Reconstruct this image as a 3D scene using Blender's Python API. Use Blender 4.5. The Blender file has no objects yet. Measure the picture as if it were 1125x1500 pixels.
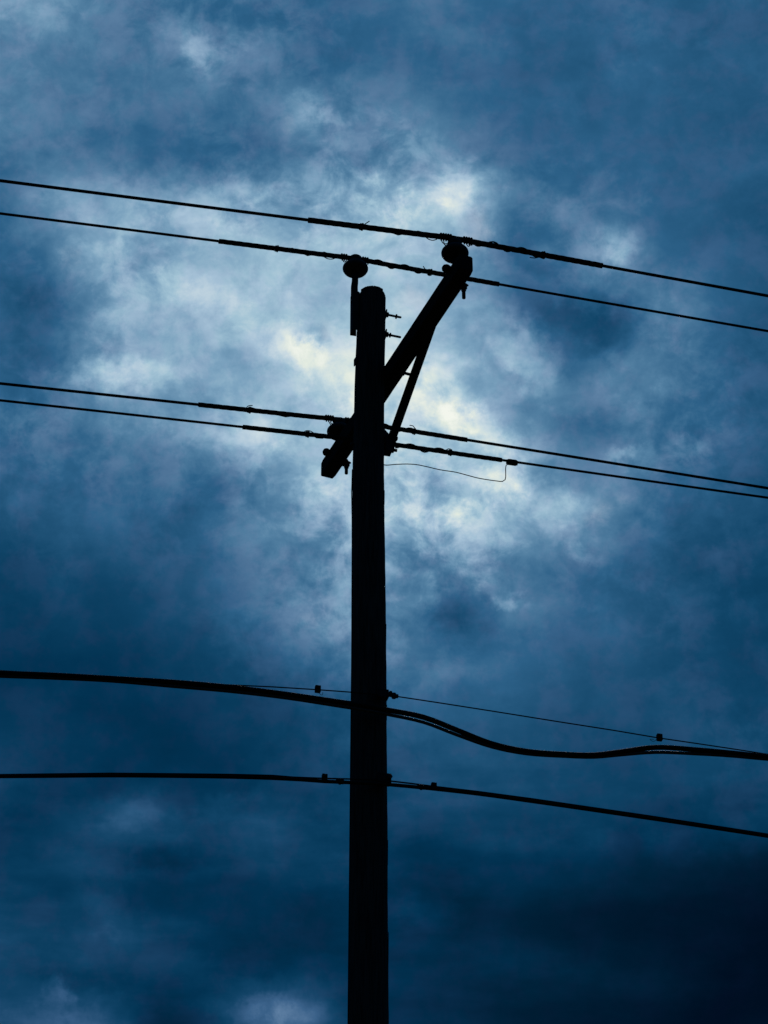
import bpy, bmesh, math, random
from mathutils import Vector, Matrix, noise as mnoise
random.seed(7)
PI = math.pi
sc = bpy.context.scene
COL = sc.collection

# ---------------------------------------------------------------- camera
FPX = 3700.0
PHI = math.radians(38) - math.atan(199 / FPX)          # camera pitch above the horizon
CAM = Vector((0, 0, 1.6))
FW = Vector((0, math.cos(PHI), math.sin(PHI)))
UP = Vector((0, -math.sin(PHI), math.cos(PHI)))
RT = Vector((1, 0, 0))
cd = bpy.data.cameras.new('camera'); cam = bpy.data.objects.new('camera', cd); COL.objects.link(cam)
cam.location = CAM; cam.rotation_euler = (PI / 2 + PHI, 0, 0)
cd.sensor_fit = 'VERTICAL'; cd.sensor_height = 24.0; cd.lens = FPX / 1500 * 24.0
cd.clip_start = 0.05; cd.clip_end = 3000
sc.camera = cam

# surveying helpers: sight lines of the photograph met with real planes of the place
def ray(x, y): return FW + RT * ((x - 562.5) / FPX) + UP * ((750 - y) / FPX)
def on_z(x, y, z):
    r = ray(x, y); return CAM + r * ((z - CAM.z) / r.z)
def on_plane(x, y, P, az):
    n = Vector((-math.sin(az), math.cos(az), 0)); r = ray(x, y)
    return CAM + r * (n.dot(P - CAM) / n.dot(r))
def z_at(P, y):                                        # height on the vertical line through P seen at row y
    return on_plane(562.5, y, P, 0).z

LINE_AZ = math.radians(14)                             # bearing of the line of wires
WD = Vector((math.cos(LINE_AZ), math.sin(LINE_AZ), 0))
WN = Vector((-WD.y, WD.x, 0))                          # away from the camera
ARM_AZ = math.radians(20.5)
AD = Vector((math.sin(math.radians(22.0)), -math.cos(math.radians(22.0)), 0))   # arm direction, towards the camera
AW = Vector((math.cos(math.radians(22.0)), math.sin(math.radians(22.0)), 0))    # across the arm
PX, PY = -0.093, 14.0
POLE = Vector((PX, PY, 0))

# ---------------------------------------------------------------- materials
def mat(name, col, rough=0.8, metal=0.0, nscale=8.0, var=0.5, bump=0.3, stretch=(1, 1, 1), spec=0.4):
    m = bpy.data.materials.new(name); m.use_nodes = True; nt = m.node_tree; N = nt.nodes; L = nt.links
    b = N['Principled BSDF']; b.inputs['Roughness'].default_value = rough; b.inputs['Metallic'].default_value = metal
    b.inputs['Specular IOR Level'].default_value = spec
    tc = N.new('ShaderNodeTexCoord'); mp = N.new('ShaderNodeMapping'); mp.inputs['Scale'].default_value = stretch
    L.new(tc.outputs['Object'], mp.inputs['Vector'])
    n = N.new('ShaderNodeTexNoise'); n.inputs['Scale'].default_value = nscale; n.inputs['Detail'].default_value = 8
    n.inputs['Roughness'].default_value = 0.65
    L.new(mp.outputs[0], n.inputs['Vector'])
    cr = N.new('ShaderNodeValToRGB'); e = cr.color_ramp.elements
    e[0].position = 0.3; e[0].color = tuple(c * (1 - var) for c in col) + (1,)
    e[1].position = 0.7; e[1].color = tuple(c * (1 + var) for c in col) + (1,)
    L.new(n.outputs['Fac'], cr.inputs['Fac']); L.new(cr.outputs[0], b.inputs['Base Color'])
    rr = N.new('ShaderNodeMapRange'); rr.inputs['To Min'].default_value = max(0, rough - .12); rr.inputs['To Max'].default_value = min(1, rough + .12)
    L.new(n.outputs['Fac'], rr.inputs['Value']); L.new(rr.outputs[0], b.inputs['Roughness'])
    bp = N.new('ShaderNodeBump'); bp.inputs['Strength'].default_value = bump; bp.inputs['Distance'].default_value = 0.01
    L.new(n.outputs['Fac'], bp.inputs['Height']); L.new(bp.outputs[0], b.inputs['Normal'])
    return m
M_WOOD = mat('creosoted_wood', (0.065, 0.055, 0.052), 0.85, 0, 9, .85, .9, (9, 9, .5), .25)
M_TIMBER = mat('weathered_timber', (0.016, 0.013, 0.012), 0.85, 0, 12, .5, .6, (4, 4, 4), .25)
M_STEEL = mat('dull_steel', (0.022, 0.022, 0.025), 0.65, .4, 60, .4, .2, spec=.4)
M_PORC = mat('dark_glazed_insulator', (0.014, 0.012, 0.011), 0.4, 0, 20, .3, .05)
M_COND = mat('weathered_conductor', (0.018, 0.018, 0.02), 0.75, .1, 80, .4, .0, spec=.2)
M_ROD = mat('armour_rod_alloy', (0.02, 0.02, 0.022), 0.7, .2, 80, .4, .0, spec=.25)
M_SHEATH = mat('black_cable_sheath', (0.010, 0.010, 0.011), 0.6, 0, 30, .3, .0, spec=.25)
M_SHEATH2 = mat('highlight_grey_sheath', (0.05, 0.05, 0.05), 0.45, 0, 30, .3, .0, spec=.5)  # black sheath lightened all over to paint in the lower cable's highlight
M_STRAND = mat('steel_strand', (0.02, 0.02, 0.022), 0.7, .2, 80, .3, .0, spec=.25)
M_COPPER = mat('tarnished_copper', (0.04, 0.03, 0.024), 0.6, .5, 60, .3, .1)

# ---------------------------------------------------------------- mesh helpers
def catmull(pts, step):
    P = [Vector(p) for p in pts]
    if len(P) < 3:
        n = max(1, int((P[1] - P[0]).length / step)); return [P[0].lerp(P[1], i / n) for i in range(n + 1)]
    Q = [P[0] * 2 - P[1]] + P + [P[-1] * 2 - P[-2]]; out = []
    for i in range(1, len(Q) - 2):
        a, b, c, d = Q[i - 1:i + 3]
        n = max(1, int((c - b).length / step))
        # centripetal parameterisation
        t0 = 0; t1 = t0 + max(1e-5, (b - a).length ** .5); t2 = t1 + max(1e-5, (c - b).length ** .5); t3 = t2 + max(1e-5, (d - c).length ** .5)
        for k in range(n):
            t = t1 + (t2 - t1) * k / n
            A1 = a * ((t1 - t) / (t1 - t0)) + b * ((t - t0) / (t1 - t0)); A2 = b * ((t2 - t) / (t2 - t1)) + c * ((t - t1) / (t2 - t1))
            A3 = c * ((t3 - t) / (t3 - t2)) + d * ((t - t2) / (t3 - t2))
            B1 = A1 * ((t2 - t) / (t2 - t0)) + A2 * ((t - t0) / (t2 - t0)); B2 = A2 * ((t3 - t) / (t3 - t1)) + A3 * ((t - t1) / (t3 - t1))
            out.append(B1 * ((t2 - t) / (t2 - t1)) + B2 * ((t - t1) / (t2 - t1)))
    out.append(P[-1]); return out
def frame(t):
    t = t.normalized(); a = Vector((0, 0, 1)) if abs(t.z) < .95 else Vector((0, 1, 0))
    s = t.cross(a).normalized(); return s, s.cross(t).normalized()
def tube(bm, pts, r, n=10, cap=True):
    """r: number or function(i, fraction)"""
    rings = []; m = len(pts); s0 = None
    for i, p in enumerate(pts):
        t = pts[min(i + 1, m - 1)] - pts[max(i - 1, 0)]
        if t.length < 1e-9: t = Vector((1, 0, 0))
        t.normalize()
        if s0 is None: s, u = frame(t)
        else:
            s = (s0 - t * s0.dot(t))
            s = s.normalized() if s.length > 1e-6 else frame(t)[0]
            u = s.cross(t).normalized()
        s0 = s
        rr = r(i, i / max(1, m - 1)) if callable(r) else r
        rings.append([bm.verts.new(p + s * (rr * math.cos(2 * PI * k / n)) + u * (rr * math.sin(2 * PI * k / n))) for k in range(n)])
    for a, b in zip(rings, rings[1:]):
        for k in range(n):
            f = bm.faces.new((a[k], a[(k + 1) % n], b[(k + 1) % n], b[k])); f.smooth = True
    if cap:
        bm.faces.new(rings[0][::-1]); bm.faces.new(rings[-1])
    return rings
def lathe(bm, prof, n=32, M=None):
    """prof: list of (r, z) bottom to top"""
    M = M or Matrix.Identity(4); rings = []
    for r, z in prof:
        rings.append([bm.verts.new(M @ Vector((r * math.cos(2 * PI * k / n), r * math.sin(2 * PI * k / n), z))) for k in range(n)])
    for a, b in zip(rings, rings[1:]):
        for k in range(n):
            f = bm.faces.new((a[k], a[(k + 1) % n], b[(k + 1) % n], b[k])); f.smooth = True
    bm.faces.new(rings[0][::-1]); bm.faces.new(rings[-1])
def box(bm, c, ax, sz, bev=.004):
    """ax: three axes; sz: full sizes"""
    b2 = bmesh.new(); bmesh.ops.create_cube(b2, size=1)
    for v in b2.verts: v.co = Vector((v.co.x * sz[0], v.co.y * sz[1], v.co.z * sz[2]))
    if bev: bmesh.ops.bevel(b2, geom=b2.edges[:], offset=bev, segments=2, affect='EDGES', profile=.6)
    R = Matrix((ax[0].normalized(), ax[1].normalized(), ax[2].normalized())).transposed()
    mp = {v: bm.verts.new(R @ v.co + c) for v in b2.verts}
    for f in b2.faces: bm.faces.new([mp[v] for v in f.verts])
    b2.free()
Z = Vector((0, 0, 1))
def axes_of(d):
    d = d.normalized(); s, u = frame(d); return (d, s, u)
def disc(bm, c, d, r, h, n=16):                       # a washer, nut or rod, axis d
    d = d.normalized(); s, u = frame(d)
    M = Matrix((s, u, d)).transposed().to_4x4(); M.translation = c
    b = min(h, r) * .15
    lathe(bm, [(r - b, -h / 2), (r, -h / 2 + b), (r, h / 2 - b), (r - b, h / 2)], n, M)
def obj(name, bm, m, parent=None, recalc=True, origin=None):
    if recalc: bmesh.ops.recalc_face_normals(bm, faces=bm.faces[:])
    me = bpy.data.meshes.new(name)
    o = bpy.data.objects.new(name, me); COL.objects.link(o)
    base = parent.matrix_world.translation if parent else (origin or Vector((0, 0, 0)))
    if parent is not None:
        w = Vector((0, 0, 0)); q = parent
        while q is not None: w += q.location; q = q.parent
        base = w; o.parent = parent
    else: o.location = base
    for v in bm.verts: v.co -= base
    bm.to_mesh(me); bm.free(); me.materials.append(m)
    return o
def thing(name, label, cat, loc, group=None):
    o = bpy.data.objects.new(name, None); COL.objects.link(o); o.location = loc; o.empty_display_size = .2
    o['label'] = label; o['category'] = cat
    if group: o['group'] = group
    return o

# ---------------------------------------------------------------- ground
bm = bmesh.new()
G = 60; S = 900.0
vs = {}
for i in range(G + 1):
    for j in range(G + 1):
        a = (i / G * 2 - 1); b = (j / G * 2 - 1)
        x = S * a * abs(a); y = S * b * abs(b)
        vs[i, j] = bm.verts.new((x, y, .12 * mnoise.noise(Vector((x * .07, y * .07, 0))) - .04))
for i in range(G):
    for j in range(G):
        f = bm.faces.new((vs[i, j], vs[i + 1, j], vs[i + 1, j + 1], vs[i, j + 1])); f.smooth = True
M_GR = mat('dry_grass_ground', (0.045, 0.055, 0.025), 0.95, 0, 3.0, .5, .8, spec=.1)
g = obj('ground', bm, M_GR); g['kind'] = 'structure'

# ---------------------------------------------------------------- utility pole
pole = thing('utility_pole', 'tall dark round wooden utility pole with a slanting crossarm near its top', 'utility pole', POLE.copy())
prof = [(423, 545.3, 38.5), (436, 545.2, 39.5), (500, 543.2, 42.0), (560, 541.3, 43.6), (600, 540.5, 44.2), (700, 539.4, 46.2), (760, 539.8, 47.2),
        (850, 540.2, 48.6), (960, 540.6, 50.2), (1080, 540.4, 52.3), (1200, 540.3, 54.4), (1350, 540.0, 56.8), (1500, 539.8, 59.2)]
def lerp_tab(tab, x):
    if x <= tab[0][0]: return tab[0][1:]
    for a, b in zip(tab, tab[1:]):
        if x <= b[0]:
            t = (x - a[0]) / (b[0] - a[0]); return tuple(p + (q - p) * t for p, q in zip(a[1:], b[1:]))
    return tab[-1][1:]
ptab = []                                              # (z, x, radius)
for y, cx, w in prof[::-1]:
    z = z_at(POLE, y); P = on_plane(cx, y, POLE, 0); dep = (P - CAM).dot(FW)
    if y > 430: ptab.append((z, P.x, w / 2 * dep / FPX))
ZTOP = z_at(Vector((PX, PY, 0)), 436)
slope = (ptab[0][2] - ptab[3][2]) / (ptab[3][0] - ptab[0][0])
ptab = [(-.05, ptab[0][1], ptab[0][2] + slope * (ptab[0][0] + .05) * .9)] + ptab
def pole_at(z):
    x, r = lerp_tab(ptab, z); return Vector((x, PY, z)), r
bm = bmesh.new(); n = 72; rings = []; nz = 520
cracks = [(random.uniform(0, 2 * PI), random.uniform(-1, ZTOP), random.uniform(1.0, 4.0), random.uniform(.002, .006)) for _ in range(46)]
for i in range(nz + 1):
    t = i / nz; z = -.05 + (ZTOP + .05) * t
    c, r = pole_at(z); ring = []
    for k in range(n):
        a = 2 * PI * k / n; d = Vector((math.cos(a), math.sin(a), 0))
        q = .0032 * mnoise.noise(Vector((d.x * 2.2, d.y * 2.2, z * 1.1))) + .0030 * mnoise.noise(Vector((d.x * 9, d.y * 9, z * 2.4))) \
            + .0018 * mnoise.noise(Vector((d.x * 22, d.y * 22, z * 9)))
        for ca, cz, cl, cdp in cracks:
            if cz < z < cz + cl:
                da = (a - ca - .12 * mnoise.noise(Vector((ca * 7, z * 1.3, 0))) + PI) % (2 * PI) - PI
                q -= cdp * math.exp(-(da / .035) ** 2) * math.sin(PI * (z - cz) / cl) ** .5
        ring.append(bm.verts.new(c + d * (r + q)))
    rings.append(ring)
c, r = pole_at(ZTOP)
for dr, dz in ((.985, .010), (.95, .020), (.88, .028), (.60, .034), (.25, .037)):
    rings.append([bm.verts.new(c + Vector((math.cos(2 * PI * k / n) * r * dr, math.sin(2 * PI * k / n) * r * dr,
                 dz + .004 * mnoise.noise(Vector((k * .5, dr * 5, 3)))))) for k in range(n)])
for a, b in zip(rings, rings[1:]):
    for k in range(n):
        f = bm.faces.new((a[k], a[(k + 1) % n], b[(k + 1) % n], b[k])); f.smooth = True
bm.faces.new(rings[0][::-1]); bm.faces.new(rings[-1])
shaft = obj('shaft', bm, M_WOOD, pole)
for a0 in (-2.3, -1.75, -1.2, -.9):                    # frayed end-grain lips of the sawn top
    bm = bmesh.new()
    box(bm, c + Vector((math.cos(a0) * r * .9, math.sin(a0) * r * .9, .018)), (Vector((-math.sin(a0), math.cos(a0), 0)), Vector((math.cos(a0), math.sin(a0), 0)), Z), (.05, .018, .03), .005)
    obj('splintered_rim', bm, M_WOOD, shaft)
for yy, side, ln in ((1045, 1, .10), (704, -1, .16), (859, -1, .13), (873, -1, .10), (1250, 1, .16), (730, 1, .1), (930, 1, .14), (1390, 1, .2), (1180, -1, .15)):
    zz = z_at(POLE, yy); cc, rr = pole_at(zz)
    bm = bmesh.new()                                   # a sliver of bark standing off the side
    box(bm, cc + Vector((side * (rr + .0008), -.01, 0)), (Vector((1, 0, .01 * side)), Vector((0, 1, 0)), Vector((.01 * side, 0, 1))), (.0036, .03, ln), .0016)
    obj('bark_sliver', bm, M_WOOD, shaft)
# ground wire stapled down the left of the pole
pts = []
for i in range(60):
    z = z_at(POLE, 690) - i * (z_at(POLE, 690) - .1) / 59; cc, rr = pole_at(z)
    off = .0025 + (.004 * math.exp(-((i - 1.0) / .8) ** 2))
    a = PI * 1.04
    pts.append(cc + Vector((math.cos(a), math.sin(a), 0)) * (rr + off))
bm = bmesh.new(); tube(bm, catmull(pts, .12), .0032, 6); obj('ground_wire', bm, M_COPPER, pole)

# ---- pole-top pin bracket (left face, in the line direction)
zt = ZTOP; c0, r0 = pole_at(zt - .15)
BR = c0 - WD * (r0 + .018)
BR = on_plane(519, 440, Vector((BR.x, BR.y, 0)), 0)
zb = z_at(BR, 486); zc = z_at(BR, 430)
bm = bmesh.new()
cm = Vector((BR.x - .004, BR.y, (zb + zc) / 2 - .006))
# channel: web plus two flanges
for off, sz in ((WD * -.012, (.010, .07, zc - zb)), (WN * -.035 + WD * .006, (.045, .008, zc - zb)), (WN * .035 + WD * .006, (.045, .008, zc - zb))):
    box(bm, cm + off, (WD, WN, Z), sz, .002)
box(bm, Vector((cm.x, cm.y, zc - .02)) + WD * .012, (WD, WN, Z), (.05, .066, .03), .003)
brk = obj('pole_top_bracket', bm, M_STEEL, pole)
bm = bmesh.new()
zi = z_at(BR, 404)
pp = [Vector((BR.x, BR.y, zc - .09)), Vector((BR.x, BR.y, zc)), Vector((BR.x, BR.y, zc + .07)), Vector((BR.x + .003, BR.y, zc + .10)), Vector((BR.x + .005, BR.y, zi + .03))]
tube(bm, catmull(pp, .01), lambda i, t: .0265 - .005 * t * t, 16)
obj('pin', bm, M_STEEL, brk)

# ---- through-bolts of the bracket, showing on the right
def through_bolt(yrow, x_end, x_nut, parent, name='through_bolt', rbolt=.0085, nutr=.018, drop=-.05, head=True, plate=True):
    z = z_at(POLE, yrow); cc, rr = pole_at(z)
    d = (WD + Z * drop).normalized()
    s0 = cc - d * (rr + .03)
    P = on_plane(x_end, yrow + 1, cc, LINE_AZ); L = (P - cc).dot(WD)
    bm = bmesh.new()
    tube(bm, [s0, cc, cc + d * (L - .006), cc + d * L], lambda i, t: rbolt if i < 3 else rbolt * .6, 10)
    Q = on_plane(x_nut, yrow, cc, LINE_AZ); Ln = (Q - cc).dot(WD)
    disc(bm, cc + d * Ln, d, nutr, .010, 6)
    disc(bm, cc + d * (rr + .018), d, nutr * 1.05, .016, 6)
    if head: disc(bm, cc - d * (rr + .03), d, nutr, .014, 6)
    if plate: box(bm, cc + d * (rr + .006), (WD, WN, Z), (.008, .055, .058), .002)
    return obj(name, bm, M_STEEL, parent)
through_bolt(456.5, 588, 580.5, pole)
through_bolt(485.5, 587.5, 571.5, pole)

# ---- crossarm
AS = (.104, .131)                                      # width, height
sA = .055 + pole_at(z_at(POLE, 548))[1]
arm_c0 = POLE + AW * sA
H = 1.6 + 14.0 * math.tan(math.radians(38)) * 1.0
nr = on_z(683, 395.5, H - AS[1] / 2); fr = on_z(479, 700, H - AS[1] / 2)
AD = (nr - fr).normalized(); AW = Vector((-AD.y, AD.x, 0)); AL = (nr - fr).length
amid = (nr + fr) / 2; amid.z = H
bm = bmesh.new()
segs = 60; secs = []
for i in range(segs + 1):
    s = -AL / 2 + AL * i / segs; q = []
    hw, hh = AS[0] / 2, AS[1] / 2; b = .006
    e = .0 if 0 < i < segs else .004
    for x, z in ((-hw + b, -hh), (hw - b, -hh), (hw, -hh + b), (hw, hh - b * 1.6), (hw - b * 1.6, hh), (-hw + b * 1.6, hh), (-hw, hh - b * 1.6), (-hw, -hh + b)):
        nn = .0016 * mnoise.noise(Vector((s * 6, x * 20, z * 20)))
        q.append(bm.verts.new(amid + AD * s + AW * (x * (1 - e / hw) + nn) + Z * (z * (1 - e / hh) + nn)))
    secs.append(q)
for a, b_ in zip(secs, secs[1:]):
    for k in range(8): bm.faces.new((a[k], a[(k + 1) % 8], b_[(k + 1) % 8], b_[k]))
bm.faces.new(secs[0][::-1]); bm.faces.new(secs[-1])
arm = obj('crossarm', bm, M_TIMBER, pole)

# ---- insulators
def insulator(bm, base, r=.093, lean=(0, 0)):
    """mushroom-shaped pin insulator; base = centre of the skirt's widest ring"""
    k = r / .086
    M = Matrix.Translation(base) @ Matrix.Rotation(lean[0], 4, 'X') @ Matrix.Rotation(lean[1], 4, 'Y')
    lathe(bm, [(.024, -.020 * k), (.026, -.036), (.034, -.040), (.040, -.030), (.052 * k, -.031 * k), (.066 * k, -.029 * k), (.078 * k, -.018 * k), (.085 * k, -.005 * k), (.086 * k, .004), (.084 * k, .016), (.077 * k, .028),
               (.066 * k, .040), (.052, .052), (.045, .060), (.043, .066), (.046, .074), (.049, .082), (.0495, .092), (.046, .102), (.038, .110), (.020, .115), (.006, .116)], 40, M)
IH = .096                                              # wire sits this far above the skirt ring
def arm_point(xpix, ypix, z): return on_z(xpix, ypix, z)
ins = []
top_line = H + AS[1] / 2
def foot_at(xpix):                                     # on the arm's centre line, the spot seen in column xpix
    best = None
    for i in range(4001):
        s = -AL / 2 + AL * i / 4000; P = amid + AD * s + Z * (AS[1] / 2)
        v = P - CAM; x = 562.5 + FPX * v.dot(RT) / v.dot(FW)
        if best is None or abs(x - xpix) < best[0]: best = (abs(x - xpix), P, s)
    return best[1], best[2]
def pin_insulator_on_arm(xpix, yskirt):
    P, s = foot_at(xpix)
    zs = z_at(P, yskirt)
    bm = bmesh.new(); insulator(bm, Vector((P.x, P.y, zs)))
    o = obj('insulator', bm, M_PORC, pole)
    bm = bmesh.new()
    tube(bm, [P - Z * .002, P + Z * .012, P + Z * .013, Vector((P.x, P.y, zs - .02))], lambda i, t: (.034, .032, .022, .019)[i], 16)
    # shank under the arm with washer and nut
    obj('pin', bm, M_STEEL, o)
    return Vector((P.x, P.y, zs + IH)), P, s
W1P, F1, s1 = pin_insulator_on_arm(667, 371.5)
W3P, F3, s3 = pin_insulator_on_arm(497, 633)
zs = z_at(BR, 394)
bm = bmesh.new(); insulator(bm, Vector((BR.x + .006, BR.y, zs)))
obj('insulator', bm, M_PORC, pole)
W2P = Vector((BR.x + .008, BR.y, zs + IH))

# ---- hardware at each end of the arm: shank and nut below, cross-bolt through the sides
def shank(xp, y0, y1):
    A = on_z(xp, y0, H - AS[1] / 2); zz = z_at(A, y1); bm = bmesh.new()
    disc(bm, A - Z * .006, Z, .034, .012, 4)
    disc(bm, A - Z * .026, Z, .024, .026, 6)
    tube(bm, [A + Z * .02, Vector((A.x, A.y, zz + .004)), Vector((A.x, A.y, zz))], lambda i, t: .0125 if i < 2 else .008, 10)
    disc(bm, Vector((A.x, A.y, (A.z - .05))), Z, .017, .014, 6)
    obj('bolt', bm, M_STEEL, arm)
shank(679, 417, 437.5)
shank(507.5, 677, 694.5)
def cross_bolt(s, left, right, headr=.030, dz=0.):
    P = amid + AD * s + Z * dz; bm = bmesh.new(); hw = AS[0] / 2
    tube(bm, [P - AW * (hw + left), P + AW * (hw + right)], .009, 10)
    # domed head on the left, nut on the right
    s_, u_ = frame(AW); M = Matrix((s_, u_, -AW)).transposed().to_4x4(); M.translation = P - AW * hw
    lathe(bm, [(headr * .8, 0), (headr, left * .3), (headr * .98, left * .6), (headr * .75, left * .9), (headr * .3, left * 1.05)], 16, M)
    disc(bm, P + AW * (hw + .008), AW, .022, .014, 6)
    disc(bm, P + AW * (hw + .002), AW, .030, .005, 4)
    obj('bolt', bm, M_STEEL, arm)
cross_bolt(s1 + .02, .050, .035, dz=.045)
cross_bolt(s3 - .075, .045, .030, dz=.035)
cross_bolt(-AL / 2 + .17, .004, .045, .02, dz=-.03)
# main bolt through arm and pole
zz = z_at(POLE, 549); cc, rr = pole_at(zz)
E_ = on_plane(600.5, 548.5, cc, math.atan2(AW.y, AW.x)); L_ = (E_ - cc).dot(AW); bm = bmesh.new()
hz = H - .0
tube(bm, [Vector((cc.x, cc.y, E_.z)) - AW * (rr + .010), Vector((cc.x, cc.y, E_.z)) + AW * L_], .011, 10)
disc(bm, Vector((cc.x, cc.y, E_.z)) + AW * (L_ - .05), AW, .022, .016, 6)
disc(bm, Vector((cc.x, cc.y, E_.z)) - AW * (rr + .004), AW, .018, .012, 6)
box(bm, Vector((cc.x, cc.y, E_.z)) - AW * (rr + .003), (AW, AD, Z), (.008, .06, .06), .002)
obj('through_bolt', bm, M_STEEL, pole)

# ---- braces
BP = POLE + AW * (pole_at(zz)[1] + .030 + AS[0])
az_arm = math.atan2(AD.y, AD.x)
AZb = math.atan2(AD.y, AD.x)
def brace(p_top, p_bot, wd=.052, th=.012):
    d = (p_top - p_bot).normalized(); nrm = AW; wv = d.cross(nrm).normalized(); L = (p_top - p_bot).length
    bm = bmesh.new(); c = (p_top + p_bot) / 2
    box(bm, c, (d, wv, nrm), (L, wd, th), .003)
    box(bm, c + wv * (wd / 2 - .004) - nrm * .022, (d, wv, nrm), (L * .96, .008, .040), .002)      # angle-iron flange
    for e in (p_bot + d * .035,):
        disc(bm, e + nrm * .012, nrm, .018, .016, 6)
    return obj('brace', bm, M_STEEL, pole)
P_top = on_plane(636, 478, BP, AZb); P_bot = on_plane(575.5, 649, POLE + AW * (rr + .055), AZb)
brace(P_top, P_bot, .056)
mir = lambda p: p - AD * (2 * (p - BP).dot(AD))
brace(mir(P_top), P_bot + AD * -.02 - AW * .0 + Z * .0 + AW * .02, .056)
# foot block of the braces and its bolt
zf = z_at(POLE, 656); cf, rf = pole_at(zf)
bm = bmesh.new()
Bc = on_plane(568, 657, cf, LINE_AZ)
box(bm, Bc, (WD, WN, Z), (.050, .07, .085), .005)
box(bm, Bc + Z * .06 - WD * .014, (WD, WN, Z), (.02, .06, .06), .003)
Be = on_plane(581.5, 660, cf, LINE_AZ)
dB = WD
tube(bm, [cf - dB * (rf + .02) + Z * (Be.z - cf.z), Vector((cf.x, cf.y, Be.z)) + dB * (Be - cf).dot(WD)], .0115, 10)
disc(bm, Vector((cf.x, cf.y, Be.z)) + dB * ((Be - cf).dot(WD) - .03), dB, .022, .016, 6)
obj('brace_foot', bm, M_STEEL, pole)
# neutral spool bracket behind the pole
NB = POLE + WN * (rf + .10)
zn = z_at(NB, 648)
bm = bmesh.new(); Mx = Matrix.Translation(Vector((NB.x, NB.y, zn)))
lathe(bm, [(.022, -.042), (.038, -.040), (.040, -.028), (.030, -.012), (.026, 0), (.030, .012), (.040, .028), (.038, .040), (.022, .042)], 28, Mx)
spl = obj('spool_insulator', bm, M_PORC, pole)
bm = bmesh.new()
for sg in (-1, 1): box(bm, Vector((NB.x, NB.y, zn + sg * .050)) - WN * .038, (WN, WD, Z), (.13, .04, .008), .002)
box(bm, Vector((NB.x, NB.y, zn)) - WN * .10, (WN, WD, Z), (.008, .05, .12), .002)
disc(bm, Vector((NB.x, NB.y, zn)), Z, .009, .14, 10)
obj('spool_bracket', bm, M_STEEL, pole)

# ---------------------------------------------------------------- power wires
import itertools
def fit2(ss, zs):
    """least squares z = a + b s + c s^2 (c kept small)"""
    n = len(ss)
    best = None
    for ci in range(-10, 41):
        c = ci * .0001
        y = [z - c * s * s for s, z in zip(ss, zs)]
        sx = sum(ss) / n; sy = sum(y) / n
        b = sum((s - sx) * (v - sy) for s, v in zip(ss, y)) / sum((s - sx) ** 2 for s in ss); a = sy - b * sx
        e = sum((a + b * s - v) ** 2 for s, v in zip(ss, y))
        if best is None or e < best[0]: best = (e, a, b, c)
    return best[1:]
class Span:
    """one conductor in a vertical plane along the line; z(s) smooth over both sides"""
    def __init__(self, P0, left, right):
        self.P = P0; self.sides = []
        for part in (left, right):
            q = [on_plane(x, y, P0, LINE_AZ) for x, y in part]
            self.sides.append(fit2([(p - P0).dot(WD) for p in q], [p.z for p in q]))
    def z(self, s):
        (a1, b1, c1), (a2, b2, c2) = self.sides
        def far(a, b, c, s, lim=3.4):
            if abs(s) > lim:
                l = math.copysign(lim, s); return a + b * l + c * l * l + (b + 2 * c * l) * (s - l) + .0009 * (s - l) ** 2
            return a + b * s + c * s * s
        zl = far(a1, b1, c1, s); zr = far(a2, b2, c2, s)
        t = min(1, max(0, (s + .25) / .5)); t = t * t * (3 - 2 * t)
        return zl * (1 - t) + zr * t
    def at(self, s):
        p = self.P + WD * s; return Vector((p.x, p.y, self.z(s)))
    def s_of(self, x, y=None):                       # arc position seen in column x
        lo, hi = -6., 6.
        for _ in range(50):
            m = (lo + hi) / 2; v = self.at(m) - CAM
            if 562.5 + FPX * v.dot(RT) / v.dot(FW) < x: lo = m
            else: hi = m
        return (lo + hi) / 2
    def path(self, s0, s1, step): 
        n = max(2, int(abs(s1 - s0) / step)); return [self.at(s0 + (s1 - s0) * i / n) for i in range(n + 1)]
def helix(sp, s0, s1, pitch, r, ph=0., rfun=None, step=12):
    n = max(4, int(abs(s1 - s0) / pitch * step)); out = []
    for i in range(n + 1):
        s = s0 + (s1 - s0) * i / n; a = 2 * PI * (s - s0) / pitch + ph
        R_ = r if rfun is None else r * rfun(i / n)
        out.append(sp.at(s) + WN * (R_ * math.cos(a)) + Z * (R_ * math.sin(a)))
    return out
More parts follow.
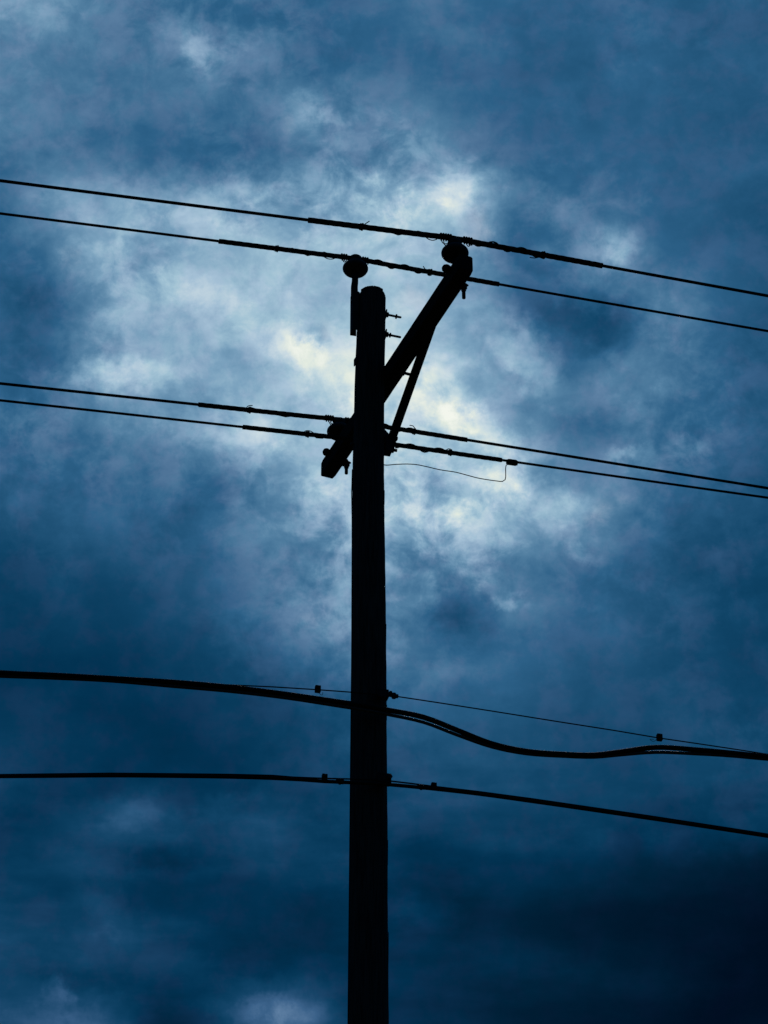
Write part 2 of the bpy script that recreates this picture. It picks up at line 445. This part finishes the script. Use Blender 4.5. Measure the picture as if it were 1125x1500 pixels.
def power_wire(label, P0, left, right, rc, rr, x_rod, tie_x, coils=(), tails=(), bulge=0):
    sp = Span(P0, left, right); rc *= 1.13; rr *= 1.10
    t = thing('overhead_wire', label, 'power line', sp.at(0), 'power lines near the top of the pole')
    bm = bmesh.new()
    tube(bm, sp.path(-34, -6, .5)[:-1] + sp.path(-6, 6, .12)[:-1] + sp.path(6, 40, .5), rc, 10)
    obj('conductor', bm, M_COND, t)
    sa, sb = sp.s_of(x_rod[0]), sp.s_of(x_rod[1])
    # armour rods: a bundle of helical strands around the conductor
    bm = bmesh.new()
    tube(bm, sp.path(sa + .004, sb - .004, .04), rr * .90, 12)
    for k in range(7): tube(bm, helix(sp, sa + random.uniform(0, .008), sb - random.uniform(0, .008), .42, rr * .80, 2 * PI * k / 7, step=14), rr * .30, 6)
    obj('armor_rod', bm, M_ROD, t)
    # tie wires: open spiral on each side of the insulator, tight coils beside it
    for (xa, xb, pitch) in tie_x:
        s0, s1_ = sp.s_of(xa), sp.s_of(xb)
        bm = bmesh.new(); sg = 1 if s1_ > s0 else -1
        pts = helix(sp, s0, s1_, pitch * sg, rr + .0035, random.uniform(0, 6))
        # each turn stands off the rods a little, unevenly
        q = []
        for i, p in enumerate(pts):
            s = s0 + (s1_ - s0) * i / (len(pts) - 1); c = sp.at(s)
            q.append(c + (p - c) * (1 + .40 * max(0, mnoise.noise(Vector((s * 9, rc * 999, 1))))))
        tube(bm, q, .0055, 7)
        e = sp.at(s1_)
        for j in range(2): disc(bm, sp.at(s1_ + .013 * j), WD, rr + .006 + .003 * j, .010, 14)
        obj('tie_wire', bm, M_ROD, t)
    for (xa, xb) in coils:
        s0, s1_ = sp.s_of(xa), sp.s_of(xb); bm = bmesh.new()
        tube(bm, helix(sp, s0, s1_, .017, rr + .0055), .0052, 7)
        obj('tie_coil', bm, M_ROD, t)
    for pix in tails:                                   # loose wire ends
        pts = [on_plane(x, y, P0 - WN * (rr + .004), LINE_AZ) for x, y in pix]
        bm = bmesh.new(); tube(bm, catmull(pts, .008), .0034, 7)
        obj('wire_tail', bm, M_ROD, t)
    return sp, t

sp1, t1 = power_wire('topmost dark power line, tied over the insulator on the crossarm\'s upper right end', W1P,
    [(0, 264.8), (224, 292.8), (450, 322.8), (528, 332.0), (605, 341.5), (645, 346.8)], [(691, 354.5), (739, 362.7), (794, 373), (883, 389.3), (1000, 411), (1125, 433.3)],
    .0098, .0165, (450.5, 883), [(640, 528, .205), (696, 794, .205)], [(644, 660), (678, 692)],
    [[(527, 337), (531, 331), (535, 328), (541, 324)], [(622, 346), (628, 350.5), (634, 352), (640, 350.5)], [(646, 350), (649, 356), (655, 357), (660, 352)], [(650, 352), (651, 358), (657, 362)],
     [(682, 355), (686, 361), (690, 358)], [(776, 377), (783, 378), (790, 377), (797, 379), (799, 374)]])
sp2, t2 = power_wire('second power line from the top, tied to the insulator above the pole tip', W2P,
    [(0, 312.8), (160, 332.5), (320, 353.6), (450, 369.8), (501, 376.5)], [(541, 383), (600, 393.6), (645, 401), (688, 408.6), (731, 416.7), (900, 446), (1125, 485)],
    .0088, .0155, (320, 732), [(498, 404, .2), (546, 629, .2)], [(499, 508), (530, 540)],
    [[(474, 376), (480, 379), (487, 379.5), (493, 377)], [(626, 398), (622, 393), (620, 390)], [(626, 402), (629, 404), (631, 401)], [(502, 380), (504, 384), (508, 381)]])
sp3, t3 = power_wire('third power line down, tied to the insulator on the crossarm\'s lower left end', W3P,
    [(0, 561.7), (140, 576.5), (290, 593), (361, 600), (440, 608.5), (476, 612.8)], [(565, 626), (605, 631.3), (640, 637), (685, 644.3), (740, 653.4), (930, 684), (1125, 715)],
    .0098, .0152, (290, 685), [(474, 364, .2), (545, 605, .2)], [(476, 489), (505, 518)],
    [[(364, 604), (361, 598), (364, 594.5), (370, 594)], [(481, 615), (483, 620), (486, 624)], [(484, 615), (485, 620), (488, 621)], [(600, 623), (605, 624), (608, 628), (611, 631)]])
sp4, t4 = power_wire('lowest of the four power lines, with a clamp holding the thin drooping wire', Vector((NB.x, NB.y, zn)),
    [(0, 586.7), (180, 605.6), (355, 625.5), (448, 636), (486, 640)], [(584, 652.3), (659, 663), (736, 673.6), (757, 677), (930, 702), (1125, 729)],
    .0082, .0140, (355, 736), [(480, 449, .2), (580, 658, .21)], [],
    [[(444, 636), (447, 631.5), (453, 631), (459, 634), (462, 637)], [(653, 659.5), (657, 657.5), (661, 658.5), (661, 665)]])
# parallel-groove clamp on wire four
s = sp4.s_of(750); bm = bmesh.new(); tdir = (sp4.at(s + .05) - sp4.at(s - .05)).normalized()
cpt = sp4.at(s) - Z * .008
box(bm, cpt, (tdir, WN, tdir.cross(WN)), (.066, .034, .034), .005)
disc(bm, cpt + tdir * .016 - WN * .02, WN, .010, .016, 6); disc(bm, cpt - tdir * .016 - WN * .02, WN, .010, .016, 6)
for q in (-.036, .036): disc(bm, cpt + tdir * q, tdir, .018, .008, 12)
obj('connector_clamp', bm, M_STEEL, t4)

# ---------------------------------------------------------------- thin bonding wire
PJ = Vector((NB.x, NB.y, zn)) - WN * .02
jp = [(556, 681), (563, 681), (580, 680.2), (597, 679.7), (610, 680.6), (622.5, 683), (645, 688.2), (668, 691.8), (684, 696), (699, 700), (716, 703), (728, 704.6), (736, 705.2), (740, 702.5), (740.8, 694), (740.6, 686), (741.4, 681.5), (745, 679)]
pts = [on_plane(x, y, PJ, LINE_AZ) for x, y in jp]
pts[0] = Vector((pts[0].x, pts[0].y, pts[0].z)) - WN * .05
bm = bmesh.new(); tube(bm, catmull(pts, .02), .0034, 7)
o = obj('bonding_wire', bm, M_COPPER, origin=pts[0].copy())
o['label'] = 'hair-thin wire drooping from the pole and hooking up to the lowest power line'; o['category'] = 'wire'

# ---------------------------------------------------------------- telephone and cable lines (near side of the pole)
za = z_at(POLE, 1017); ca_, ra_ = pole_at(za)
PN = POLE - WN * (ra_ + .055)                          # plane of the strand, in front of the pole
def pl(pix, off=0., ext=(26, 34)):
    """points on the vertical plane `off` nearer to the camera, carried on past the frame"""
    P = PN - WN * off
    q = [on_plane(x, y, P, LINE_AZ) for x, y in pix]
    d0 = (q[0] - q[1]).normalized(); d1 = (q[-1] - q[-2]).normalized()
    L = []
    for k in range(8, 0, -1):
        s = ext[0] * k / 8; L.append(q[0] + Vector((d0.x, d0.y, d0.z)) * s + Z * (.0009 * s * s))
    R_ = []
    for k in range(1, 9):
        s = ext[1] * k / 8; R_.append(q[-1] + d1 * s + Z * (.0009 * s * s))
    return L + q + R_
# upper strand
U = [(0, 982.5), (110, 988.5), (200, 994), (275, 999.5), (330, 1003), (400, 1006.2), (465, 1010.3), (515, 1014), (545, 1016.6), (577, 1019.5), (640, 1029), (720, 1041.5), (820, 1057.5), (900, 1070), (965, 1081), (1020, 1089), (1080, 1098), (1125, 1105)]
st = thing('steel_strand', 'thin upper support strand, tied to the pole just above the two thick cables', 'support wire', on_plane(577, 1019, PN, LINE_AZ), 'support strands below the power lines')
up = pl(U)
bm = bmesh.new(); tube(bm, catmull(up, .25), .0042, 8)
obj('strand', bm, M_STRAND, st)
def clamp(parent, x, y, w=.036, off=0., name='clamp', h=None):
    c = on_plane(x, y, PN - WN * off, LINE_AZ); bm = bmesh.new(); h = h or w
    box(bm, c, (WD, WN, Z), (w, w * .8, h * 1.25), .003)
    disc(bm, c - WN * (w * .4 + .006) + Z * .004, WN, w * .30, .014, 6)
    disc(bm, c + WN * (w * .4 + .006) + Z * .004, WN, w * .30, .014, 6)
    return obj(name, bm, M_STEEL, parent)
def loop(parent, pix, r=.0016, off=.0):
    bm = bmesh.new(); tube(bm, catmull([on_plane(x, y, PN - WN * off, LINE_AZ) for x, y in pix], .006), r, 6); obj('wire_tail', bm, M_STRAND, parent)
clamp(st, 465.5, 1009.5); loop(st, [(467, 1013), (469, 1017), (472, 1018), (473, 1014)])
clamp(st, 966, 1080.3); loop(st, [(962, 1083), (957, 1086), (952, 1083), (958, 1083)])
# hanger on the pole's right side
bm = bmesh.new(); hc = on_plane(568, 1016, PN, LINE_AZ)
box(bm, hc - WD * .03 + WN * .02, (WD, WN, Z), (.075, .05, .058), .004)
disc(bm, hc + WD * .018, WD, .020, .018, 6)
tube(bm, [hc + Z * -.008, on_plane(573, 1018.5, PN, LINE_AZ)], .008, 8)
obj('pole_hanger', bm, M_STEEL, st)
bm = bmesh.new(); kc = on_plane(577, 1019.3, PN, LINE_AZ)
Mk = Matrix.Translation(kc)
lathe(bm, [(.007, -.020), (.014, -.017), (.017, -.009), (.018, 0), (.017, .009), (.014, .017), (.007, .020)], 20, Mk)
disc(bm, kc + WD * .018, WD, .014, .02, 8)
obj('guy_thimble', bm, M_STEEL, st)

# two heavy black cables
A = [(0, 986), (75, 988.8), (160, 993.6), (250, 999), (340, 1007), (420, 1017), (500, 1028.6), (540, 1034.6), (570, 1040.5), (620, 1050.5), (672, 1070.5), (720, 1089), (770, 1100), (830, 1105), (870, 1106), (910, 1101.3), (960, 1094.8), (1020, 1098.3), (1070, 1102.8), (1125, 1108.6)]
B = [(0, 990.5), (75, 993.2), (160, 997.2), (250, 1005), (340, 1013), (420, 1022.5), (500, 1034.8), (540, 1041.1), (570, 1047), (620, 1058), (669, 1076.4), (720, 1094), (770, 1104), (830, 1108), (870, 1109), (910, 1105.5), (960, 1102), (1020, 1104.3), (1070, 1107.3), (1125, 1112.2)]
for pix, off, r, lab, nm in ((A, .042, .0166, 'upper of the two thick black cables bending across the front of the pole', 0),
                             (B, .034, .0112, 'lower of the two thick black cables, close beneath its twin at the pole', 1)):
    pts = catmull(pl(pix, off), .05)
    bm = bmesh.new()
    tube(bm, pts, lambda i, t, r=r, nm=nm: r * (1 + .09 * mnoise.noise(Vector((i * .09, nm * 5, 0)))), 16)
    o = obj('telephone_cable', bm, M_SHEATH2 if nm else M_SHEATH, origin=on_plane(540, 1035 + 5 * nm, PN - WN * off, LINE_AZ))
    o['label'] = lab; o['category'] = 'cable'; o['group'] = 'thick black cables looping past the pole'
# lashing wire that binds them beyond the loop
# lower strand
ly = z_at(POLE, 1143)
LP = [(0, 1134.8), (80, 1133.8), (160, 1132.8), (260, 1133.6), (340, 1134.5), (400, 1136), (430, 1138.5), (475, 1140.2), (515, 1141.2), (545, 1142.2), (571, 1144), (600, 1147.4), (636, 1152.0), (700, 1159.5), (780, 1170.2), (861, 1182.0), (950, 1195), (1040, 1208.8), (1125, 1222)]
LC = [(0, 1137.3), (80, 1136.8), (160, 1136.2), (260, 1137), (340, 1138.2), (400, 1140), (440, 1142), (475, 1144.6), (515, 1146.4), (545, 1147.6), (571, 1149.4), (600, 1152), (630, 1155), (700, 1163), (780, 1174), (861, 1185.6), (950, 1198.6), (1040, 1212), (1125, 1225)]
st2 = thing('steel_strand', 'lowest thin support strand, with small square clamps close on both sides of the pole', 'support wire', on_plane(571, 1143, PN, LINE_AZ), 'support strands below the power lines')
bm = bmesh.new(); tube(bm, catmull(pl(LP), .25), .0052, 8); obj('strand', bm, M_STRAND, st2)
clamp(st2, 475.5, 1139.0, .034); clamp(st2, 635.5, 1151.6, .034)
bm = bmesh.new(); hc = on_plane(569.5, 1141, PN, LINE_AZ)
box(bm, hc - WD * .03 + WN * .015, (WD, WN, Z), (.088, .06, .064), .004)
disc(bm, hc - WN * .03, WN, .016, .02, 6)
obj('pole_hanger', bm, M_STEEL, st2)
for x, y in ((498, 1145), (617, 1153)):
    c = on_plane(x, y, PN, LINE_AZ); bm = bmesh.new(); disc(bm, c, WD, .015, .05, 12); disc(bm, c, WD, .019, .016, 12); obj('lashing_clamp', bm, M_STEEL, st2)
bm = bmesh.new()
pts = catmull(pl(LC, .006), .10); tube(bm, pts, lambda i, t: .0115 * (1 + .08 * mnoise.noise(Vector((i * .2, 9, 0)))), 12)
o = obj('telephone_cable', bm, M_SHEATH, origin=on_plane(540, 1147, PN, LINE_AZ))
o['label'] = 'slim black cable lashed just beneath the lowest support strand'; o['category'] = 'cable'

# ---------------------------------------------------------------- sky
w = bpy.data.worlds.new('World'); sc.world = w; w.use_nodes = True
nt = w.node_tree; N = nt.nodes; L = nt.links; N.clear()
def val(x): return x
def math_(op, a, b=None, c=None, clamp=False):
    m = N.new('ShaderNodeMath'); m.operation = op; m.use_clamp = clamp
    for i, q in enumerate((a, b, c)):
        if q is None: continue
        if isinstance(q, (int, float)): m.inputs[i].default_value = q
        else: L.new(q, m.inputs[i])
    return m.outputs[0]
def vdot(a, v):
    m = N.new('ShaderNodeVectorMath'); m.operation = 'DOT_PRODUCT'; L.new(a, m.inputs[0]); m.inputs[1].default_value = v; return m.outputs['Value']
tc = N.new('ShaderNodeTexCoord'); D = tc.outputs['Generated']
SK_F, SK_U, SK_R = FW, UP, RT                            # the bright part of the sky lies round this fixed bearing
df = math_('MAXIMUM', vdot(D, SK_F), .05)
u = math_('MULTIPLY_ADD', math_('DIVIDE', vdot(D, SK_R), df), FPX, 562.5)
v = math_('MULTIPLY_ADD', math_('DIVIDE', vdot(D, SK_U), df), -FPX, 750)
def noise(scale, detail=6, rough=.55, off=(0, 0, 0), lac=2.0, dist=0., st=(1, 1, 1)):
    mp = N.new('ShaderNodeMapping'); mp.inputs['Location'].default_value = off; mp.inputs['Scale'].default_value = st; L.new(D, mp.inputs['Vector'])
    n = N.new('ShaderNodeTexNoise'); n.inputs['Scale'].default_value = scale; n.inputs['Detail'].default_value = detail
    n.inputs['Roughness'].default_value = rough; n.inputs['Lacunarity'].default_value = lac; n.inputs['Distortion'].default_value = dist
    L.new(mp.outputs[0], n.inputs['Vector']); return n
def sep(n):
    s = N.new('ShaderNodeSeparateColor'); L.new(n.outputs['Color'], s.inputs[0]); return s.outputs[0], s.outputs[1], s.outputs[2]
def sstep(x, a, b):
    mr = N.new('ShaderNodeMapRange'); mr.interpolation_type = 'SMOOTHSTEP'; mr.inputs['From Min'].default_value = a; mr.inputs['From Max'].default_value = b; L.new(x, mr.inputs['Value']); return mr.outputs[0]
w1 = sep(noise(22, 7, .58)); w2 = sep(noise(70, 5, .6, (3, 1, 2))); w3 = sep(noise(170, 4, .6, (6, 1, 5)))
def warp(c, n1, a1, n2, a2):
    t = math_('MULTIPLY_ADD', n1, a1, math_('ADD', c, -.5 * a1)); return math_('MULTIPLY_ADD', n2, a2, math_('ADD', t, -.5 * a2))
uw = warp(u, w1[0], 85, w2[0], 42); vw = warp(v, w1[1], 75, w2[1], 38)
un = math_('DIVIDE', uw, 1125.0, clamp=True); vn = math_('DIVIDE', vw, 75.0)
# cloud brightness across the sky, 21 bands of 16 stops
ROWS = [
 (.56,.56,.46,.45,.44,.42,.38,.38,.42,.40,.37,.37,.40,.38,.36,.34),
 (.48,.46,.43,.45,.50,.48,.38,.38,.38,.38,.36,.35,.37,.36,.34,.33),
 (.47,.45,.43,.42,.42,.43,.51,.44,.45,.40,.36,.34,.34,.34,.34,.34),
 (.44,.46,.44,.40,.40,.41,.50,.47,.54,.48,.38,.36,.35,.35,.34,.33),
 (.40,.55,.58,.56,.62,.68,.68,.74,.76,.76,.48,.45,.42,.38,.34,.33),
 (.36,.45,.62,.68,.72,.74,.72,.75,.76,.64,.42,.46,.50,.40,.36,.33),
 (.36,.38,.58,.70,.76,.76,.74,.72,.78,.60,.42,.35,.38,.46,.40,.33),
 (.39,.40,.56,.66,.72,.76,.82,.84,.84,.70,.50,.38,.44,.46,.38,.33),
 (.42,.46,.50,.56,.64,.70,.75,.82,.84,.78,.56,.40,.38,.41,.38,.33),
 (.36,.40,.42,.42,.50,.64,.70,.76,.78,.76,.76,.50,.48,.42,.37,.32),
 (.30,.33,.36,.37,.38,.49,.61,.71,.75,.78,.74,.60,.45,.36,.32,.30),
 (.26,.28,.30,.32,.35,.43,.50,.58,.54,.56,.46,.48,.38,.33,.30,.28),
 (.22,.23,.24,.27,.31,.38,.46,.53,.47,.36,.44,.38,.36,.32,.28,.27),
 (.18,.19,.20,.22,.24,.30,.36,.42,.44,.42,.38,.34,.31,.29,.27,.26),
 (.20,.20,.19,.18,.20,.22,.25,.31,.34,.33,.32,.30,.28,.28,.29,.28),
 (.22,.20,.19,.18,.18,.19,.22,.25,.28,.29,.27,.26,.25,.26,.27,.26),
 (.19,.20,.25,.28,.22,.25,.22,.24,.25,.26,.24,.25,.26,.22,.21,.20),
 (.22,.23,.22,.18,.19,.21,.23,.23,.18,.17,.16,.15,.14,.12,.10,.09),
 (.27,.25,.28,.24,.22,.20,.18,.18,.17,.14,.12,.10,.09,.08,.08,.07),
 (.26,.23,.19,.19,.19,.17,.17,.17,.17,.16,.15,.13,.11,.09,.07,.06),
 (.30,.38,.32,.18,.20,.36,.34,.20,.17,.15,.11,.09,.08,.07,.06,.06)]
prev = None
for i, row in enumerate(ROWS):
    cr = N.new('ShaderNodeValToRGB'); R_ = cr.color_ramp; R_.interpolation = 'CARDINAL'
    R_.elements[0].position = 0; R_.elements[1].position = 1
    for k in range(1, 15): R_.elements.new(k / 15)
    for k, g_ in enumerate(row): R_.elements[k].color = (g_, g_, g_, 1)
    L.new(un, cr.inputs['Fac'])
    if prev is None: prev = cr.outputs['Color']; continue
    mr = N.new('ShaderNodeMapRange'); mr.interpolation_type = 'SMOOTHSTEP'; mr.inputs['From Min'].default_value = i - 1.15; mr.inputs['From Max'].default_value = i + .15
    L.new(vn, mr.inputs['Value'])
    mx = N.new('ShaderNodeMix'); mx.data_type = 'RGBA'; L.new(mr.outputs[0], mx.inputs['Factor']); L.new(prev, mx.inputs[6]); L.new(cr.outputs['Color'], mx.inputs[7]); prev = mx.outputs[2]
bw = N.new('ShaderNodeRGBToBW'); L.new(prev, bw.inputs[0]); Gm = bw.outputs[0]
Gm = math_('MULTIPLY_ADD', sstep(Gm, .5, .9), -.075, Gm)
# individual wisps and holes: (x, y, rx, ry, turn, amount)
vx = N.new('ShaderNodeCombineXYZ'); L.new(math_('MULTIPLY_ADD', w3[0], 30, warp(u, w1[2], 55, w2[0], 75)), vx.inputs[0]); L.new(math_('MULTIPLY_ADD', w3[1], 30, warp(v, w1[0], 55, w2[2], 70)), vx.inputs[1])
BL = [(290, 80, 22, 44, 0, .17), (455, 165, 30, 60, -30, .10), (610, 200, 60, 60, 0, .05), (625, 288, 80, 32, 8, .13), (690, 275, 50, 22, -10, .07), (905, 368, 32, 34, 0, .18),
      (740, 340, 70, 30, 0, -.05), (445, 512, 50, 26, 40, .20), (490, 560, 60, 60, 0, .08), (462, 498, 26, 16, 30, -.16), (175, 552, 95, 30, 0, .22), (230, 410, 60, 60, 0, .05),
      (40, 500, 90, 90, 0, -.05), (745, 500, 90, 45, 45, .16), (735, 520, 26, 60, -25, -.04), (830, 465, 120, 40, 8, -.09), (715, 510, 60, 34, 45, -.10), (685, 615, 75, 26, 20, .18),
      (735, 650, 30, 26, 0, .14), (640, 703, 40, 26, 0, -.12), (745, 705, 40, 34, 0, .20), (655, 758, 36, 24, 0, .20), (830, 745, 50, 26, 0, .14), (850, 806, 34, 14, 30, .12),
      (930, 665, 40, 18, 0, .16), (1010, 653, 34, 20, 0, .10), (695, 830, 50, 26, 40, .12), (745, 880, 26, 14, 20, .16), (670, 890, 60, 46, 0, -.10), (610, 820, 36, 26, 0, -.08), (820, 820, 60, 40, 0, -.06),
      (390, 640, 60, 40, 0, .14), (340, 335, 70, 24, 10, .08), (240, 300, 60, 30, 0, .06), (690, 250, 50, 26, 0, .10), (770, 380, 70, 20, 15, -.06), (900, 480, 50, 40, 0, -.08), (660, 610, 50, 24, 20, .08), (575, 640, 26, 40, 0, .10), (460, 700, 60, 40, 0, .08), (310, 600, 50, 30, 0, -.08), (330, 710, 90, 40, 0, -.06), (540, 820, 46, 70, 0, .08), (200, 1195, 60, 26, 0, .10), (325, 1180, 34, 18, 0, .07),
      (230, 1258, 70, 20, 0, -.05), (160, 1340, 60, 34, 40, .08), (375, 1165, 30, 14, 0, .04), (85, 1455, 26, 22, 0, .14), (90, 1488, 130, 22, 0, .04), (400, 1480, 80, 18, 0, .10), (590, 1330, 70, 26, 10, .06),
      (1000, 1340, 200, 60, 0, .01), (870, 1420, 90, 18, 12, .02), (60, 30, 90, 60, 0, .06), (700, 60, 50, 30, 0, .04), (930, 90, 50, 30, 0, .05), (330, 30, 60, 26, 0, -.03), (560, 450, 60, 60, 0, .04), (150, 340, 40, 60, 30, .06),
      (900, 570, 80, 46, 0, .12), (800, 545, 70, 30, 40, .08), (640, 545, 80, 26, -20, .06), (1000, 470, 60, 60, 0, .05), (860, 430, 60, 24, 10, .06), (700, 575, 40, 30, 0, -.08), (280, 425, 60, 26, 20, .10), (360, 470, 70, 24, 40, .08),
      (540, 285, 50, 30, 0, .08), (420, 360, 60, 30, 0, .06), (350, 520, 60, 30, 0, -.06), (430, 600, 50, 24, 0, -.05), (540, 600, 40, 60, 0, .08), (780, 690, 60, 24, 10, -.06), (700, 730, 50, 24, 0, -.08), (590, 760, 40, 24, 0, .08), (740, 800, 60, 20, 20, .08), (620, 860, 20, 70, 0, .06)]
for x, y, rx, ry, ro, am in BL:
    mp = N.new('ShaderNodeMapping'); mp.vector_type = 'TEXTURE'; mp.inputs['Location'].default_value = (x + 15, y + 15, 0); mp.inputs['Rotation'].default_value = (0, 0, math.radians(ro)); mp.inputs['Scale'].default_value = (rx * 1.45, ry * 1.45, 1)
    L.new(vx.outputs[0], mp.inputs['Vector'])
    gr = N.new('ShaderNodeTexGradient'); gr.gradient_type = 'SPHERICAL'; L.new(mp.outputs[0], gr.inputs[0]); sg_ = sstep(gr.outputs['Fac'], 0, 1.)
    Gm = math_('MULTIPLY_ADD', sg_, am * (.7 if y > 1400 else .55 if y > 1100 or y < 230 else .85), Gm)
# generic cloud cover for the rest of the sky
nb = noise(3.2, 9, .55, (5, 2, 1)); nf = noise(62, 9, .62, (1, 7, 3), dist=.25); nm = noise(15, 7, .58, (9, 2, 4), st=(1, 1.9, 2.5))
gen = math_('MULTIPLY_ADD', nb.outputs['Fac'], .42, -.08)
outm = math_('MAXIMUM', sstep(math_('ABSOLUTE', math_('SUBTRACT', u, 562.5)), 700, 1500), sstep(math_('ABSOLUTE', math_('SUBTRACT', v, 750.)), 850, 1700))
mxf = N.new('ShaderNodeMix'); L.new(outm, mxf.inputs[0]); L.new(Gm, mxf.inputs[2]); L.new(gen, mxf.inputs[3]); Gm = mxf.outputs[0]
# long flat cloud bands low in the sky
nl = noise(11, 7, .55, (2, 3, 4), st=(1, 2.4, 3.8))
Gm = math_('MULTIPLY_ADD', math_('SUBTRACT', sstep(nl.outputs['Fac'], .34, .66), .5), math_('MULTIPLY', math_('MULTIPLY', sstep(v, 1020, 1220), Gm), .24), Gm)
# texture of the cloud itself: stronger where thin and bright
amp = math_('MULTIPLY_ADD', math_('MULTIPLY', Gm, sstep(Gm, .15, .66)), .50, math_('MULTIPLY', Gm, .22))
pat = math_('MULTIPLY_ADD', sstep(noise(10, 3, .5, (8, 8, 2)).outputs['Fac'], .40, .62), .75, .50)
amp = math_('MULTIPLY', amp, pat)
Gm = math_('MULTIPLY_ADD', math_('SUBTRACT', sstep(nf.outputs['Fac'], .34, .66), .5), math_('MULTIPLY', amp, .34), Gm)
nc = noise(130, 7, .6, (7, 7, 1), dist=.4, st=(1, 1.3, 1.5))
Gm = math_('MULTIPLY_ADD', math_('SUBTRACT', sstep(nc.outputs['Fac'], .36, .64), .5), math_('MULTIPLY', amp, .09), Gm)
Gm = math_('MULTIPLY_ADD', math_('SUBTRACT', nm.outputs['Fac'], .5), math_('ADD', math_('MULTIPLY', amp, .3), math_('MULTIPLY', Gm, .30)), Gm)
Gm = math_('MAXIMUM', Gm, 0.0, clamp=True)
def s2l(c):
    c = max(0, c) / 255; return c / 12.92 if c < .04045 else ((c + .055) / 1.055) ** 2.4
def ramp(stops):
    cr = N.new('ShaderNodeValToRGB'); R_ = cr.color_ramp; R_.interpolation = 'LINEAR'
    R_.elements[0].position = stops[0][0]; R_.elements[1].position = stops[-1][0]
    for p, c in stops[1:-1]: R_.elements.new(p)
    for e, (p, c) in zip(R_.elements, stops): m_ = .35 * c[0] + .65 * c[1]; e.color = tuple(s2l(k + (m_ - k) * .03) for k in c) + (1,)
    L.new(Gm, cr.inputs['Fac']); return cr.outputs[0]
teal = ramp([(0, (0, 5, 17)), (.06, (0, 15, 34)), (.13, (0, 34, 58)), (.19, (1, 50, 82)), (.27, (16, 69, 105)), (.38, (44, 97, 137)), (.50, (82, 128, 163)), (.62, (122, 162, 191)), (.74, (160, 194, 213)), (.84, (196, 217, 224)), (.93, (226, 235, 224)), (1, (242, 246, 236))])
mauve = ramp([(0, (0, 5, 19)), (.06, (3, 15, 37)), (.13, (7, 33, 60)), (.19, (20, 48, 83)), (.27, (36, 69, 107)), (.38, (64, 97, 138)), (.50, (102, 129, 166)), (.62, (138, 163, 194)), (.74, (170, 192, 218)), (.84, (202, 216, 229)), (.93, (226, 233, 230)), (1, (244, 246, 238))])
hn = noise(75, 6, .65, (4, 4, 8)); hm = sstep(math_('ADD', hn.outputs['Fac'], math_('MULTIPLY', math_('SUBTRACT', nf.outputs['Fac'], .5), .8)), .42, .66)
mx = N.new('ShaderNodeMix'); mx.data_type = 'RGBA'; L.new(math_('MAXIMUM', math_('MULTIPLY', hm, .45), math_('MULTIPLY', math_('MULTIPLY', sstep(Gm, .22, .36), .62), sstep(v, 1100, 1300))), mx.inputs[0]); L.new(teal, mx.inputs[6]); L.new(mauve, mx.inputs[7])
SUN_EL = math.radians(38.5); SUN_AZ = math.radians(2.0)   # behind the pole, slightly right of it
sky = N.new('ShaderNodeTexSky'); sky.sky_type = 'NISHITA'; sky.sun_disc = False; sky.sun_elevation = SUN_EL; sky.sun_rotation = SUN_AZ
sky.air_density = 1.2; sky.dust_density = .6
STR = .08
sc10 = N.new('ShaderNodeVectorMath'); sc10.operation = 'SCALE'; sc10.inputs['Scale'].default_value = 1 / STR; L.new(mx.outputs[2], sc10.inputs[0])
# thin places in the cloud where the blue sky comes through
thin = math_('MULTIPLY', sstep(noise(34, 4, .5, (2, 9, 6)).outputs['Fac'], .60, .76), math_('MULTIPLY', sstep(Gm, .45, .62), .22))
mxs = N.new('ShaderNodeMix'); mxs.data_type = 'RGBA'; L.new(thin, mxs.inputs[0]); L.new(sc10.outputs[0], mxs.inputs[6]); L.new(sky.outputs[0], mxs.inputs[7])
bg = N.new('ShaderNodeBackground'); bg.inputs['Strength'].default_value = STR; L.new(mxs.outputs[2], bg.inputs['Color'])
wo = N.new('ShaderNodeOutputWorld'); L.new(bg.outputs[0], wo.inputs['Surface'])
w.cycles.sampling_method = 'MANUAL'; w.cycles.sample_map_resolution = 256

ld = bpy.data.lights.new('sun', 'SUN'); ld.energy = .5; ld.angle = math.radians(12); ld.color = (1, .95, .88)
lo = bpy.data.objects.new('sun', ld); COL.objects.link(lo); lo.location = (0, 0, 40)
sd = Vector((math.sin(SUN_AZ) * math.cos(SUN_EL), math.cos(SUN_AZ) * math.cos(SUN_EL), math.sin(SUN_EL)))
lo.rotation_euler = sd.to_track_quat('Z', 'Y').to_euler()

vs_ = sc.view_settings; vs_.view_transform = 'Standard'; vs_.look = 'None'; vs_.exposure = 0; vs_.gamma = 1; vs_.use_curve_mapping = False
print('pole top', ZTOP, 'arm', AL, 'brace', P_top, P_bot, 'W', W1P, W2P, W3P, 'spans', sp1.sides, sp2.sides, sp3.sides, sp4.sides)
print('wire z at insul', sp1.z(0), sp2.z(0), sp3.z(0), sp4.z(0))
